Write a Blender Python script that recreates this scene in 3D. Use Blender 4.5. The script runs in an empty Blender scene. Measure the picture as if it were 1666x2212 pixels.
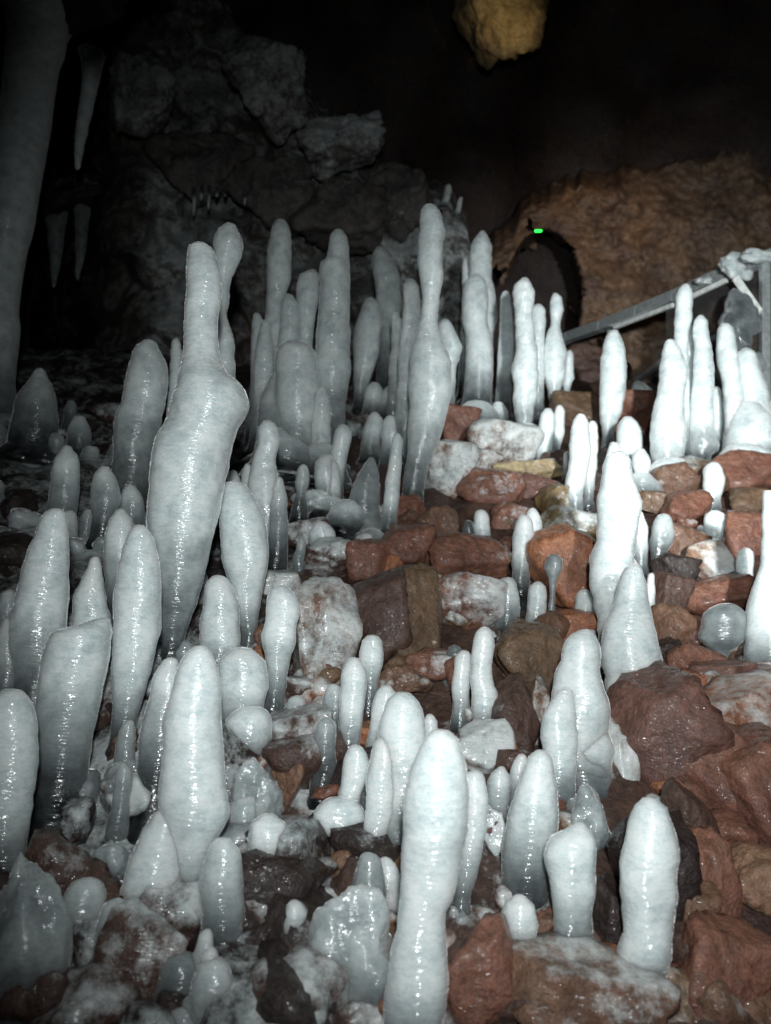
import bpy, bmesh, math, random
import numpy as np
from mathutils import Vector, Matrix, noise

random.seed(7)
R = math.radians
sc = bpy.context.scene
col = sc.collection

# ------------------------------------------------------------------ camera, world, lamps, exposure
W, H, F = 1666.0, 2212.0, 1664.0
PITCH, ROLL = R(10.0), R(3.44)
_f = Vector((0, math.cos(PITCH), math.sin(PITCH)))
_u0 = Vector((0, -math.sin(PITCH), math.cos(PITCH)))
_r0 = Vector((1, 0, 0))
CR = math.cos(ROLL) * _r0 + math.sin(ROLL) * _u0
CU = -math.sin(ROLL) * _r0 + math.cos(ROLL) * _u0
CF = _f
cam = bpy.data.cameras.new('camera')
cam.sensor_fit = 'VERTICAL'; cam.sensor_height = 36.0; cam.lens = F / H * 36.0
cam.clip_start = 0.02; cam.clip_end = 100
cam.dof.use_dof = True; cam.dof.focus_distance = 1.5; cam.dof.aperture_fstop = 4.0
co = bpy.data.objects.new('camera', cam); col.objects.link(co)
m = Matrix.Identity(4)
for i in range(3):
    m[i][0], m[i][1], m[i][2] = CR[i], CU[i], -CF[i]
co.matrix_world = m
sc.camera = co

world = bpy.data.worlds.new("World"); sc.world = world; world.use_nodes = True
world.node_tree.nodes['Background'].inputs[0].default_value = (0.5, 0.6, 0.7, 1)
world.node_tree.nodes['Background'].inputs[1].default_value = 0.002
sc.view_settings.view_transform = 'Standard'
sc.view_settings.look = 'None'
sc.view_settings.exposure = 0.66
sc.view_settings.gamma = 1.0
sc.render.engine = 'CYCLES'
sc.cycles.max_bounces = 10
sc.cycles.transmission_bounces = 8
sc.cycles.caustics_refractive = False
sc.cycles.caustics_reflective = False
sc.cycles.sample_clamp_indirect = 4.0


def ray(x, y):
    return (CF + CR * ((x - W / 2) / F) + CU * ((H / 2 - y) / F))


def at(x, y, D):
    d = ray(x, y)
    return d * (D / d.y)


def spot(name, loc, target, power, size, colr, radius, blend=1.0):
    l = bpy.data.lights.new(name, 'SPOT'); l.energy = power; l.spot_size = R(size); l.spot_blend = blend
    l.color = colr; l.shadow_soft_size = radius
    o = bpy.data.objects.new(name, l); col.objects.link(o); o.location = loc
    o.rotation_euler = (Vector(target) - Vector(loc)).to_track_quat('-Z', 'Y').to_euler()
    return o


spot('headlamp', (0.02, -0.22, 0.22), at(1120, 1050, 2.0), 68, 93, (0.93, 0.99, 1.0), 0.032)
spot('hand_torch', (0.50, -0.85, 0.32), at(1560, 850, 2.9), 500, 44, (0.93, 0.99, 1.0), 0.055)
spot('visitor_lamp', (1.6, 2.6, 2.9), at(1270, 500, 5.0), 24, 42, (1.0, 0.62, 0.34), 0.05)
spot('visitor_lamp', (0.9, 2.6, 2.2), at(1085, 30, 4.4), 36, 14, (1.0, 0.72, 0.36), 0.04)


# ------------------------------------------------------------------ terrain profile
def slope_z(x, y):
    if y < 3.9:
        z = -0.437 + 0.65 * (y - 1)
    else:
        z = -0.437 + 0.65 * 2.9 + 0.30 * (y - 3.9)
    return z


def hit(x, y):
    """where the line of sight through (x, y) meets the smooth slope"""
    d = ray(x, y)
    t, last = 0.3, None
    while t < 8:
        p = d * t
        if p.z < slope_z(p.x, p.y):
            a, b = t - 0.02, t
            for _ in range(12):
                c = (a + b) / 2; p = d * c
                if p.z < slope_z(p.x, p.y): b = c
                else: a = c
            return d * b
        t += 0.02
    return d * 5.0


# ------------------------------------------------------------------ materials
def nn(nt, t, **kw):
    n = nt.nodes.new(t)
    for k, v in kw.items(): setattr(n, k, v)
    return n


def new_mat(name):
    mt = bpy.data.materials.new(name); mt.use_nodes = True
    nt = mt.node_tree; nt.nodes.clear()
    out = nn(nt, 'ShaderNodeOutputMaterial')
    return mt, nt, out


def noise_node(nt, scale, detail=3, rough=0.5, vec=None, stretch=None):
    tc = nn(nt, 'ShaderNodeTexCoord')
    src = tc.outputs['Object']
    if stretch:
        mp = nn(nt, 'ShaderNodeMapping'); mp.inputs['Scale'].default_value = stretch
        nt.links.new(src, mp.inputs['Vector']); src = mp.outputs['Vector']
    n = nn(nt, 'ShaderNodeTexNoise'); n.inputs['Scale'].default_value = scale
    n.inputs['Detail'].default_value = detail; n.inputs['Roughness'].default_value = rough
    nt.links.new(src, n.inputs['Vector'])
    return n


def maprange(nt, src, a, b, c, d):
    n = nn(nt, 'ShaderNodeMapRange'); n.inputs[1].default_value = a; n.inputs[2].default_value = b
    n.inputs[3].default_value = c; n.inputs[4].default_value = d
    nt.links.new(src, n.inputs[0]); return n.outputs[0]


def math_n(nt, op, a, b, clamp=False):
    n = nn(nt, 'ShaderNodeMath', operation=op); n.use_clamp = clamp
    for i, v in enumerate((a, b)):
        if isinstance(v, (int, float)): n.inputs[i].default_value = v
        else: nt.links.new(v, n.inputs[i])
    return n.outputs[0]


def bump_chain(nt, layers):
    prev = None
    for src, strength, dist in layers:
        b = nn(nt, 'ShaderNodeBump'); b.inputs['Strength'].default_value = strength; b.inputs['Distance'].default_value = dist
        nt.links.new(src, b.inputs['Height'])
        if prev: nt.links.new(prev, b.inputs['Normal'])
        prev = b.outputs['Normal']
    return prev


def ice_bsdf(nt, milk):
    """wet cave ice: cloudy white where milk is 1, clear where 0"""
    p = nn(nt, 'ShaderNodeBsdfPrincipled')
    big = noise_node(nt, 22, 3, 0.55)
    mix = nn(nt, 'ShaderNodeMix', data_type='RGBA')
    sm = noise_node(nt, 120, 3, 0.6, stretch=(0.6, 0.6, 1.4))
    bub = noise_node(nt, 420, 3, 0.75, stretch=(0.6, 0.6, 1.3))
    bb = math_n(nt, 'ADD', math_n(nt, 'MULTIPLY', big.outputs['Fac'], 0.75), maprange(nt, sm.outputs['Fac'], 0.3, 0.7, -0.10, 0.10))
    bb = math_n(nt, 'ADD', bb, maprange(nt, bub.outputs['Fac'], 0.35, 0.65, -0.10, 0.10))
    nt.links.new(maprange(nt, bb, 0.16, 0.50, 0, 1), mix.inputs['Factor'])
    mix.inputs['A'].default_value = (0.57, 0.645, 0.66, 1)
    mix.inputs['B'].default_value = (0.88, 0.935, 0.92, 1)
    mc = nn(nt, 'ShaderNodeMix', data_type='RGBA')
    if isinstance(milk, float): mc.inputs['Factor'].default_value = milk
    else: nt.links.new(milk, mc.inputs['Factor'])
    mc.inputs['A'].default_value = (0.20, 0.235, 0.25, 1)
    nt.links.new(mix.outputs['Result'], mc.inputs['B'])
    nt.links.new(mc.outputs['Result'], p.inputs['Base Color'])
    p.inputs['Roughness'].default_value = 0.26
    p.inputs['IOR'].default_value = 1.31
    p.inputs['Subsurface Weight'].default_value = 1.0
    p.inputs['Subsurface Radius'].default_value = (0.030, 0.036, 0.038)
    p.inputs['Subsurface Scale'].default_value = 0.75
    p.inputs['Sheen Weight'].default_value = 0.5
    p.inputs['Sheen Roughness'].default_value = 0.28
    p.inputs['Coat Weight'].default_value = 1.0
    p.inputs['Coat Roughness'].default_value = 0.11
    nt.links.new(math_n(nt, 'SUBTRACT', 1.0, milk, True), p.inputs['Transmission Weight'])
    ring = noise_node(nt, 60, 2, 0.5, stretch=(0.35, 0.35, 1.6))
    fine = noise_node(nt, 110, 1.5, 0.5, stretch=(0.4, 0.4, 2.3))
    grain = noise_node(nt, 330, 2, 0.6)
    nrm = bump_chain(nt, [(ring.outputs['Fac'], 0.25, 0.005), (fine.outputs['Fac'], 0.3, 0.003), (grain.outputs['Fac'], 0.5, 0.0012)])
    nt.links.new(nrm, p.inputs['Normal'])
    nrm2 = bump_chain(nt, [(ring.outputs['Fac'], 0.35, 0.005), (fine.outputs['Fac'], 0.9, 0.0040)])
    nt.links.new(nrm2, p.inputs['Coat Normal'])
    return p


def attr(nt, name):
    a = nn(nt, 'ShaderNodeAttribute'); a.attribute_name = name; return a


def make_ice(name='ice'):
    mt, nt, out = new_mat(name)
    a = attr(nt, 'milk')
    cl = noise_node(nt, 14, 4, 0.6)
    milk = math_n(nt, 'ADD', a.outputs['Fac'], maprange(nt, cl.outputs['Fac'], 0.32, 0.68, -0.14, 0.12), True)
    p = ice_bsdf(nt, milk)
    nt.links.new(p.outputs[0], out.inputs[0])
    return mt


def make_rock(name, wet=0.6):
    """rock colour and frost cover come from the mesh's own colour and frost attributes"""
    mt, nt, out = new_mat(name)
    p = nn(nt, 'ShaderNodeBsdfPrincipled')
    ca = attr(nt, 'tint')
    n1 = noise_node(nt, 16, 5, 0.65); n2 = noise_node(nt, 70, 4, 0.6); n3 = noise_node(nt, 7, 3, 0.5); n5 = noise_node(nt, 260, 3, 0.7)
    v = math_n(nt, 'MULTIPLY', maprange(nt, n1.outputs['Fac'], 0.3, 0.7, 0.55, 1.35), math_n(nt, 'MULTIPLY', maprange(nt, n2.outputs['Fac'], 0.3, 0.7, 0.65, 1.35), maprange(nt, n5.outputs['Fac'], 0.3, 0.7, 0.75, 1.25)))
    mul = nn(nt, 'ShaderNodeVectorMath', operation='SCALE')
    nt.links.new(ca.outputs['Color'], mul.inputs[0]); nt.links.new(v, mul.inputs['Scale'])
    mix = nn(nt, 'ShaderNodeMix', data_type='RGBA')          # ochre stains
    nt.links.new(maprange(nt, n3.outputs['Fac'], 0.5, 0.72, 0, 0.55), mix.inputs['Factor'])
    nt.links.new(mul.outputs[0], mix.inputs['A'])
    mul2 = nn(nt, 'ShaderNodeVectorMath', operation='MULTIPLY'); mul2.inputs[1].default_value = (1.35, 1.25, 0.95)
    nt.links.new(mul.outputs[0], mul2.inputs[0]); nt.links.new(mul2.outputs[0], mix.inputs['B'])
    n4 = noise_node(nt, 4.5, 6, 0.7)
    mix2 = nn(nt, 'ShaderNodeMix', data_type='RGBA')          # dark purplish mottling
    nt.links.new(maprange(nt, n4.outputs['Fac'], 0.47, 0.60, 0, 0.8), mix2.inputs['Factor'])
    mul3 = nn(nt, 'ShaderNodeVectorMath', operation='MULTIPLY'); mul3.inputs[1].default_value = (0.45, 0.42, 0.52)
    nt.links.new(mix.outputs['Result'], mul3.inputs[0])
    nt.links.new(mix.outputs['Result'], mix2.inputs['A']); nt.links.new(mul3.outputs[0], mix2.inputs['B'])
    nt.links.new(mix2.outputs['Result'], p.inputs['Base Color'])
    p.inputs['Roughness'].default_value = 0.62
    p.inputs['Coat Weight'].default_value = wet
    p.inputs['Coat Roughness'].default_value = 0.07
    p.inputs['Coat IOR'].default_value = 1.31
    nrm = bump_chain(nt, [(n1.outputs['Fac'], 0.4, 0.022), (n2.outputs['Fac'], 0.75, 0.006), (n5.outputs['Fac'], 0.6, 0.0014)])
    nt.links.new(nrm, p.inputs['Normal'])
    gl = noise_node(nt, 70, 2, 0.5, stretch=(0.5, 0.5, 1.3))
    nt.links.new(bump_chain(nt, [(n1.outputs['Fac'], 0.5, 0.022), (gl.outputs['Fac'], 0.9, 0.010)]), p.inputs['Coat Normal'])
    # ice film and frost
    fa = attr(nt, 'frost')
    geo = nn(nt, 'ShaderNodeNewGeometry'); sx = nn(nt, 'ShaderNodeSeparateXYZ'); nt.links.new(geo.outputs['Normal'], sx.inputs[0])
    nf = noise_node(nt, 42, 6, 0.8); nf2 = noise_node(nt, 8, 3, 0.6)
    s = math_n(nt, 'ADD', math_n(nt, 'MULTIPLY', sx.outputs['Z'], 0.22), math_n(nt, 'ADD', nf.outputs['Fac'], math_n(nt, 'MULTIPLY', nf2.outputs['Fac'], 0.9)))
    s = math_n(nt, 'ADD', s, math_n(nt, 'MULTIPLY', fa.outputs['Fac'], 0.75))
    mask = maprange(nt, s, 1.32, 1.62, 0, 0.72)
    q = ice_bsdf(nt, 1.0)
    q.inputs['Transmission Weight'].default_value = 0.0
    for l in list(q.inputs['Transmission Weight'].links): nt.links.remove(l)
    q.inputs['Subsurface Scale'].default_value = 0.12
    q.inputs['Sheen Weight'].default_value = 0.0
    mx = nn(nt, 'ShaderNodeMixShader')
    nt.links.new(mask, mx.inputs[0]); nt.links.new(p.outputs[0], mx.inputs[1]); nt.links.new(q.outputs[0], mx.inputs[2])
    nt.links.new(mx.outputs[0], out.inputs[0])
    return mt


def plain(name, colr, rough=0.5, metal=0.0, emit=None, coat=0.0):
    mt, nt, out = new_mat(name)
    p = nn(nt, 'ShaderNodeBsdfPrincipled')
    n = noise_node(nt, 40, 4, 0.6)
    mix = nn(nt, 'ShaderNodeMix', data_type='RGBA')
    nt.links.new(maprange(nt, n.outputs['Fac'], 0.3, 0.7, 0, 1), mix.inputs['Factor'])
    mix.inputs['A'].default_value = tuple(c * 0.7 for c in colr) + (1,)
    mix.inputs['B'].default_value = tuple(min(1, c * 1.15) for c in colr) + (1,)
    nt.links.new(mix.outputs['Result'], p.inputs['Base Color'])
    p.inputs['Roughness'].default_value = rough; p.inputs['Metallic'].default_value = metal
    p.inputs['Coat Weight'].default_value = coat
    if emit:
        p.inputs['Emission Color'].default_value = emit[0] + (1,); p.inputs['Emission Strength'].default_value = emit[1]
    nt.links.new(p.outputs[0], out.inputs[0])
    return mt


M_ICE = make_ice()
M_ROCK = make_rock('wet_rock', 0.7)
M_WALL = make_rock('cave_rock', 0.25)
M_STEEL = plain('galvanised_steel', (0.62, 0.66, 0.67), 0.38, 0.6, coat=0.6)
M_STRIP = plain('pale_strip', (0.85, 0.88, 0.84), 0.4)
M_WIRE = plain('wire', (0.22, 0.22, 0.21), 0.45, 0.6)
M_LED = plain('green_light', (0.1, 0.8, 0.15), 0.4, emit=((0.02, 1.0, 0.08), 2.2))


# ------------------------------------------------------------------ object helpers
def link(name, verts, faces, mat, parent=None, smooth=True, attrs=None):
    me = bpy.data.meshes.new(name); me.from_pydata(verts, [], faces); me.update()
    if smooth: me.polygons.foreach_set('use_smooth', [True] * len(me.polygons))
    for k, v in (attrs or {}).items():
        if isinstance(v, tuple):
            a = me.attributes.new(k, 'FLOAT_COLOR', 'POINT')
            a.data.foreach_set('color', [c for _ in verts for c in (v + (1.0,))])
        else:
            a = me.attributes.new(k, 'FLOAT', 'POINT')
            a.data.foreach_set('value', v if hasattr(v, '__len__') else [v] * len(verts))
    me.materials.append(mat)
    o = bpy.data.objects.new(name, me); col.objects.link(o)
    if parent: o.parent = parent
    return o


def tag(o, label=None, cat=None, group=None, kind=None):
    if label: o['label'] = label
    if cat: o['category'] = cat
    if group: o['group'] = group
    if kind: o['kind'] = kind
    return o


def pchip(xs, ys, xq):
    """monotone cubic interpolation, xs ascending"""
    xs = np.asarray(xs, float); ys = np.asarray(ys, float)
    h = np.diff(xs); d = np.diff(ys) / h
    mm = np.zeros(len(xs)); mm[0] = d[0]; mm[-1] = d[-1]
    for i in range(1, len(xs) - 1):
        if d[i - 1] * d[i] > 0:
            mm[i] = 2 * d[i - 1] * d[i] / (d[i - 1] + d[i])
    k = np.clip(np.searchsorted(xs, xq) - 1, 0, len(xs) - 2)
    t = (xq - xs[k]) / h[k]
    return ((2 * t**3 - 3 * t**2 + 1) * ys[k] + (t**3 - 2 * t**2 + t) * h[k] * mm[k]
            + (-2 * t**3 + 3 * t**2) * ys[k + 1] + (t**3 - t**2) * h[k] * mm[k + 1])


SEG = 28


def loft(name, levels, top, seed, milk_fn, hang=False, mat=None, rough=1.0, depth_ratio=0.92, sink=True, base_clear=0.0):
    """levels: [(centre Vector, radius)] from the tip downward; top: tip position. Local origin = base centre."""
    # param by distance along z from tip
    sgn = -1 if not hang else 1
    cs = [top] + [c for c, r in levels]
    rs = [0.0] + [r for c, r in levels]
    s = [0.0]
    for a, b in zip(cs, cs[1:]): s.append(s[-1] + max(0.003, (a - b).length))
    s = np.array(s); L = s[-1]
    # resample: fine near the tip
    n = int(max(14, min(90, L / 0.011)))
    u = np.linspace(0, 1, n) ** 1.0
    q = u * L
    h1 = s[1]
    capq = h1 * (np.linspace(0.0, 1.0, 8)[1:-1] ** 2)
    q = np.unique(np.concatenate([q[q > h1 * 0.98], capq, [h1 * 0.004 + 1e-5]]))
    X = pchip(s, [c.x for c in cs], q); Y = pchip(s, [c.y for c in cs], q); Z = pchip(s, [c.z for c in cs], q)
    # radius squared style cap
    rr = np.where(q < h1, rs[1] * np.sqrt(np.clip(1 - (1 - np.clip(q / h1, 0, 1)) ** 1.5, 0, 1)), 0)
    if len(s) > 2:
        rb = pchip(s[1:], rs[1:], np.clip(q, s[1], L)); rr = np.where(q < h1, rr, rb)
    else:
        rr = np.where(q < h1, rr, rs[1])
    org = Vector((X[-1], Y[-1], Z[-1]))
    off = Vector((seed * 3.17, seed * 1.31, seed * 7.7))
    rmax = max(rs)
    V, MK = [], []
    rg = 0.7 + 1.3 * (seed * 7.13 % 1.0)
    rb_ = random.Random(seed)
    big_ = rmax > 0.05
    buds = [(rb_.uniform(0.12, 0.95) * L, rb_.uniform(0, 6.28), rb_.uniform(.02, .07 if big_ else .20), rb_.uniform(.5, 1.1)) for _ in range(0 if hang else rb_.randint(2, 6))]
    for i in range(len(q)):
        c = Vector((X[i], Y[i], Z[i]))
        ell = depth_ratio + 0.12 * noise.noise(Vector((q[i] * 9, seed, 3.3)))
        for k in range(SEG):
            a = 2 * math.pi * k / SEG
            dx, dy = math.cos(a), math.sin(a) * ell
            p = c + Vector((dx * rr[i], dy * rr[i], 0))
            w = p * 1.0 + off
            d = 0.05 * noise.noise(w * (1.3 / max(rmax, .012)) * 0.6) * rr[i] * 1.3
            d += 0.0020 * noise.noise(Vector((w.x * 30, w.y * 30, w.z * 38)))
            d += 0.0010 * noise.noise(Vector((w.x * 90, w.y * 90, w.z * 120)))
            d += 0.012 * rr[i] * noise.noise(Vector((seed, 0.4 * math.cos(a), w.z * 42)))
            d *= rough * rg
            for bq, ba, bam, bw in buds:
                da = (a - ba + math.pi) % (2 * math.pi) - math.pi
                d += bam * rr[i] * math.exp(-((q[i] - bq) / (rmax * bw)) ** 2 - (da / 0.9) ** 2)
            fu = q[i] / L
            if fu > 0.86 and not hang:
                d += rr[i] * 0.55 * (fu - 0.86) / 0.14 * (0.5 + noise.noise(Vector((dx * 1.6 + seed, dy * 1.6, seed))))
            d *= 1.0 * min(1, q[i] / (h1 + 1e-6) + 0.15)
            p += Vector((dx, math.sin(a), 0)) * d
            V.append(p - org)
            MK.append(milk_fn(q[i] / L, q[i]))
    nr = len(q)
    F_ = []
    for i in range(nr - 1):
        for k in range(SEG):
            a, b = i * SEG + k, i * SEG + (k + 1) % SEG
            F_.append((a, b, b + SEG, a + SEG) if hang else (a, a + SEG, b + SEG, b))
    t0 = len(V); V.append(Vector((X[0], Y[0], Z[0])) - org + Vector((0, 0, sgn * -0.0005))); MK.append(MK[0])
    b0 = len(V); V.append(Vector((0, 0, 0))); MK.append(MK[-2])
    for k in range(SEG):
        a, b = k, (k + 1) % SEG
        F_.append((t0, b, a) if hang else (t0, a, b))
        a += (nr - 1) * SEG; b += (nr - 1) * SEG
        F_.append((b0, a, b) if hang else (b0, b, a))
    o = link(name, V, F_, mat or M_ICE, attrs={'milk': MK, 'frost': 1.0})
    o.location = org
    return o


_seed = [0]


def ice_from_outline(name, txt, base_y, clear, hang=False, depth=None, sink=0.07, flare=1.18):
    """txt: 'tx ty; y xl xr; ...' outline; clear: share of the height, from the base, that is clear ice (negative: whole piece that clear)"""
    _seed[0] += 1
    seed = _seed[0] * 0.73
    parts = [[float(v) for v in p.split()] for p in txt.split(';') if p.strip()]
    tx, ty = parts[0]
    lv = parts[1:]
    if depth is None:
        yl, xl, xr = lv[-1]
        depth = hit((xl + xr) / 2, base_y).y
    out = []
    for y, xl, xr in lv:
        a, b = at(xl, y, depth), at(xr, y, depth)
        out.append(((a + b) / 2, (b - a).length / 2))
    top = at(tx, ty, depth)
    if not hang and sink > 0:
        c, r = out[-1]
        gz = slope_z(c.x, depth)
        if base_y > lv[-1][0] + 4:
            pb = at((lv[-1][1] + lv[-1][2]) / 2, base_y, depth)
            out.append((Vector((c.x, depth, pb.z)), r * (1 + (flare - 1) * 0.5)))
            c, r = out[-1]
        FEET.append((c.x, depth, min(c.z, gz + .03), r))
        out.append((Vector((c.x, depth, min(c.z, gz + .03) - sink * 0.25)), r * (1 + (flare - 1) * 1.2)))
        out.append((Vector((c.x, depth, min(c.z, gz + .03) - sink)), r * (1 + (flare - 1) * 2.6)))
    vis = abs(top.z - out[-1][0].z)

    def milk(u, q):
        if clear < 0:
            return max(0.0, 1.0 + clear)
        cl = clear + 0.22
        t = (1 - u)  # 0 at base, 1 at tip
        lo = sink / max(vis, .01)
        e = (t - lo * 0.6) / max(cl, 0.001)
        return max(0.08, min(1.0, 0.10 + 0.90 * e))
    return loft(name, out, top, seed, milk, hang=hang)


# ------------------------------------------------------------------ rocks
ICO = {}
def ico(sub):
    if sub not in ICO:
        bm = bmesh.new(); bmesh.ops.create_icosphere(bm, subdivisions=sub, radius=1.0)
        bm.verts.ensure_lookup_table()
        ICO[sub] = ([v.co.copy().normalized() for v in bm.verts], [tuple(v.index for v in f.verts) for f in bm.faces]); bm.free()
    return ICO[sub]


def rock_mesh(sub, seed, facets=9, soft=60, jag=0.06, detail=1.0, face=False):
    """boulder: smooth intersection of random half-spaces, with noise"""
    rnd = random.Random(seed)
    dirs, faces = ico(sub)
    pl = []
    for _ in range(facets):
        v = Vector((rnd.gauss(0, 1), rnd.gauss(0, 1), rnd.gauss(0, 1))).normalized()
        pl.append((v, rnd.uniform(0.62, 1.0)))
    if face: pl += [(Vector((rnd.uniform(-.35, .35), -1, rnd.uniform(-.1, .6))).normalized(), rnd.uniform(.5, .68)), (Vector((rnd.uniform(-.4, .4), -.3, 1)).normalized(), rnd.uniform(.55, .8))]
    o = Vector((seed * 1.7 % 97, seed * 0.9 % 89, seed * 2.3 % 83))
    V = []
    for d in dirs:
        acc = 0.0
        for n_, k in pl:
            c = max(0.0, d.dot(n_)) / k
            acc += c ** soft
        acc += (1 / 1.25) ** soft
        r = acc ** (-1.0 / soft)
        r *= 1 + jag * noise.noise(d * 1.8 + o) * 2 + detail * (0.050 * noise.noise(d * 4.5 + o) + 0.024 * noise.noise(d * 12 + o) + 0.010 * noise.noise(d * 27 + o))
        V.append(d * r)
    mn = [min(v[i] for v in V) for i in range(3)]; mx = [max(v[i] for v in V) for i in range(3)]
    V = [Vector([(v[i] - (mn[i] + mx[i]) / 2) / ((mx[i] - mn[i]) / 2) for i in range(3)]) for v in V]
    return V, faces


FEET = []


def near_ice(p):
    """0..1, how close a point lies to the foot of an ice formation: meltwater freezes there"""
    if not len(FEET): return 0.0
    d = np.sqrt(((FA[:, :2] - (p.x, p.y)) ** 2).sum(1) + 0.5 * np.maximum(0, np.abs(FA[:, 2] - p.z) - 0.02) ** 2) - FA[:, 3]
    return float(np.exp(-np.maximum(0, d.min()) / 0.04))


TINT = {
    'r': (0.250, 0.112, 0.072), 'b': (0.200, 0.108, 0.066), 'y': (0.240, 0.165, 0.070), 'd': (0.105, 0.058, 0.043),
    'p': (0.185, 0.092, 0.068), 'o': (0.380, 0.155, 0.075), 'v': (0.190, 0.118, 0.068), 't': (0.280, 0.175, 0.110),
    'k': (0.034, 0.021, 0.017), 'w': (0.36, 0.21, 0.13), 'g': (0.50, 0.40, 0.22), 'c': (0.160, 0.102, 0.066),
    'i': (0.17, 0.155, 0.14),
}


def rock_at(name, cx, cy, w, h, tint, frost=0.0, depth=None, sub=4, mat=None, dratio=0.8, jag=0.05, lift=0.3, detail=1.0, face=True):
    _seed[0] += 1
    if depth is None:
        p = hit(cx, cy + h * lift)
        depth = p.y + 0.02
    c = at(cx, cy, depth)
    px = depth / (F * 1.0) / CF.y * 1.0
    px = (at(cx + 1, cy, depth) - c).length
    V, Fs = rock_mesh(sub, _seed[0], jag=jag, detail=detail, face=face)
    sx, sz = w * px / 2, h * px / 2
    sy = (sx + sz) / 2 * dratio
    rot = Matrix.Rotation(-ROLL, 3, 'Y')
    V = [rot @ Vector((v.x * sx, v.y * sy, v.z * sz)) for v in V]
    o = link(name, V, Fs, mat or M_ROCK, attrs={'tint': TINT[tint] if isinstance(tint, str) else tint, 'frost': [frost + 0.52 * near_ice(v + c) for v in V] if depth < 3.4 else frost})
    o.location = c
    return o


# ------------------------------------------------------------------ setting: slope and cave shell
def build_ground():
    xs = np.arange(-3.6, 4.0, 0.022); ys = np.arange(0.15, 6.6, 0.022)
    V, FR, TT = [], [], []
    for y in ys:
        for x in xs:
            p = Vector((x, y, 0))
            z = slope_z(x, y)
            z += 0.05 * noise.noise(p * 1.7 + Vector((5, 2, 0)))
            d, _ = noise.voronoi(Vector((x * 8.5, y * 8.5, z * 3)) + 0.3 * noise.noise_vector(p * 6))
            z += 0.030 - 0.060 * min(1, d[0]) ** 1.3
            z += 0.010 * noise.noise(p * 22) + 0.006 * noise.noise(p * 55)
            V.append((x, y, z - 0.015))
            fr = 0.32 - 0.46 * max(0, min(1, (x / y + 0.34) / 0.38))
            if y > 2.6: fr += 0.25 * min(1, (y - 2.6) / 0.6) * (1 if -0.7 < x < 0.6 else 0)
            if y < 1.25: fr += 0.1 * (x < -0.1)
            TT.extend((0.085, 0.048, 0.036, 1.0) if x / y > -0.12 else (0.030, 0.021, 0.018, 1.0))  # left ground tinted near black, painting the shade of its gaps
            FR.append(fr + 0.5 * near_ice(Vector((x, y, z))))
    nx = len(xs)
    Fs = [(j * nx + i, j * nx + i + 1, (j + 1) * nx + i + 1, (j + 1) * nx + i) for j in range(len(ys) - 1) for i in range(nx - 1)]
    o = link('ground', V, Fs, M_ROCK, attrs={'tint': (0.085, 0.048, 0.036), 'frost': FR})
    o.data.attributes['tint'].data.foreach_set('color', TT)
    tag(o, kind='structure')


def build_cave():
    """rock vault round the whole chamber"""
    V, Fs = [], []
    nu, nv = 150, 90
    for j in range(nv + 1):
        ph = -0.62 * math.pi / 2 + (math.pi / 2 * 1.6) * j / nv
        for i in range(nu):
            th = 2 * math.pi * i / nu
            d = Vector((math.cos(th) * math.cos(ph), math.sin(th) * math.cos(ph), math.sin(ph)))
            r = 1 + 0.10 * noise.noise(d * 2.1 + Vector((3, 1, 7))) + 0.055 * noise.noise(d * 6) + 0.022 * noise.noise(d * 16) + 0.010 * noise.noise(d * 37)
            V.append(Vector((d.x * 4.6 * r + 0.2, 2.2 + d.y * 4.5 * r, 1.0 + d.z * 4.4 * r)))
    for j in range(nv):
        for i in range(nu):
            a, b = j * nu + i, j * nu + (i + 1) % nu
            Fs.append((a, a + nu, b + nu, b))
    o = link('cave_wall', V, Fs, M_WALL, attrs={'tint': (0.036, 0.020, 0.015), 'frost': 0.0})
    tag(o, kind='structure')


build_cave()


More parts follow.
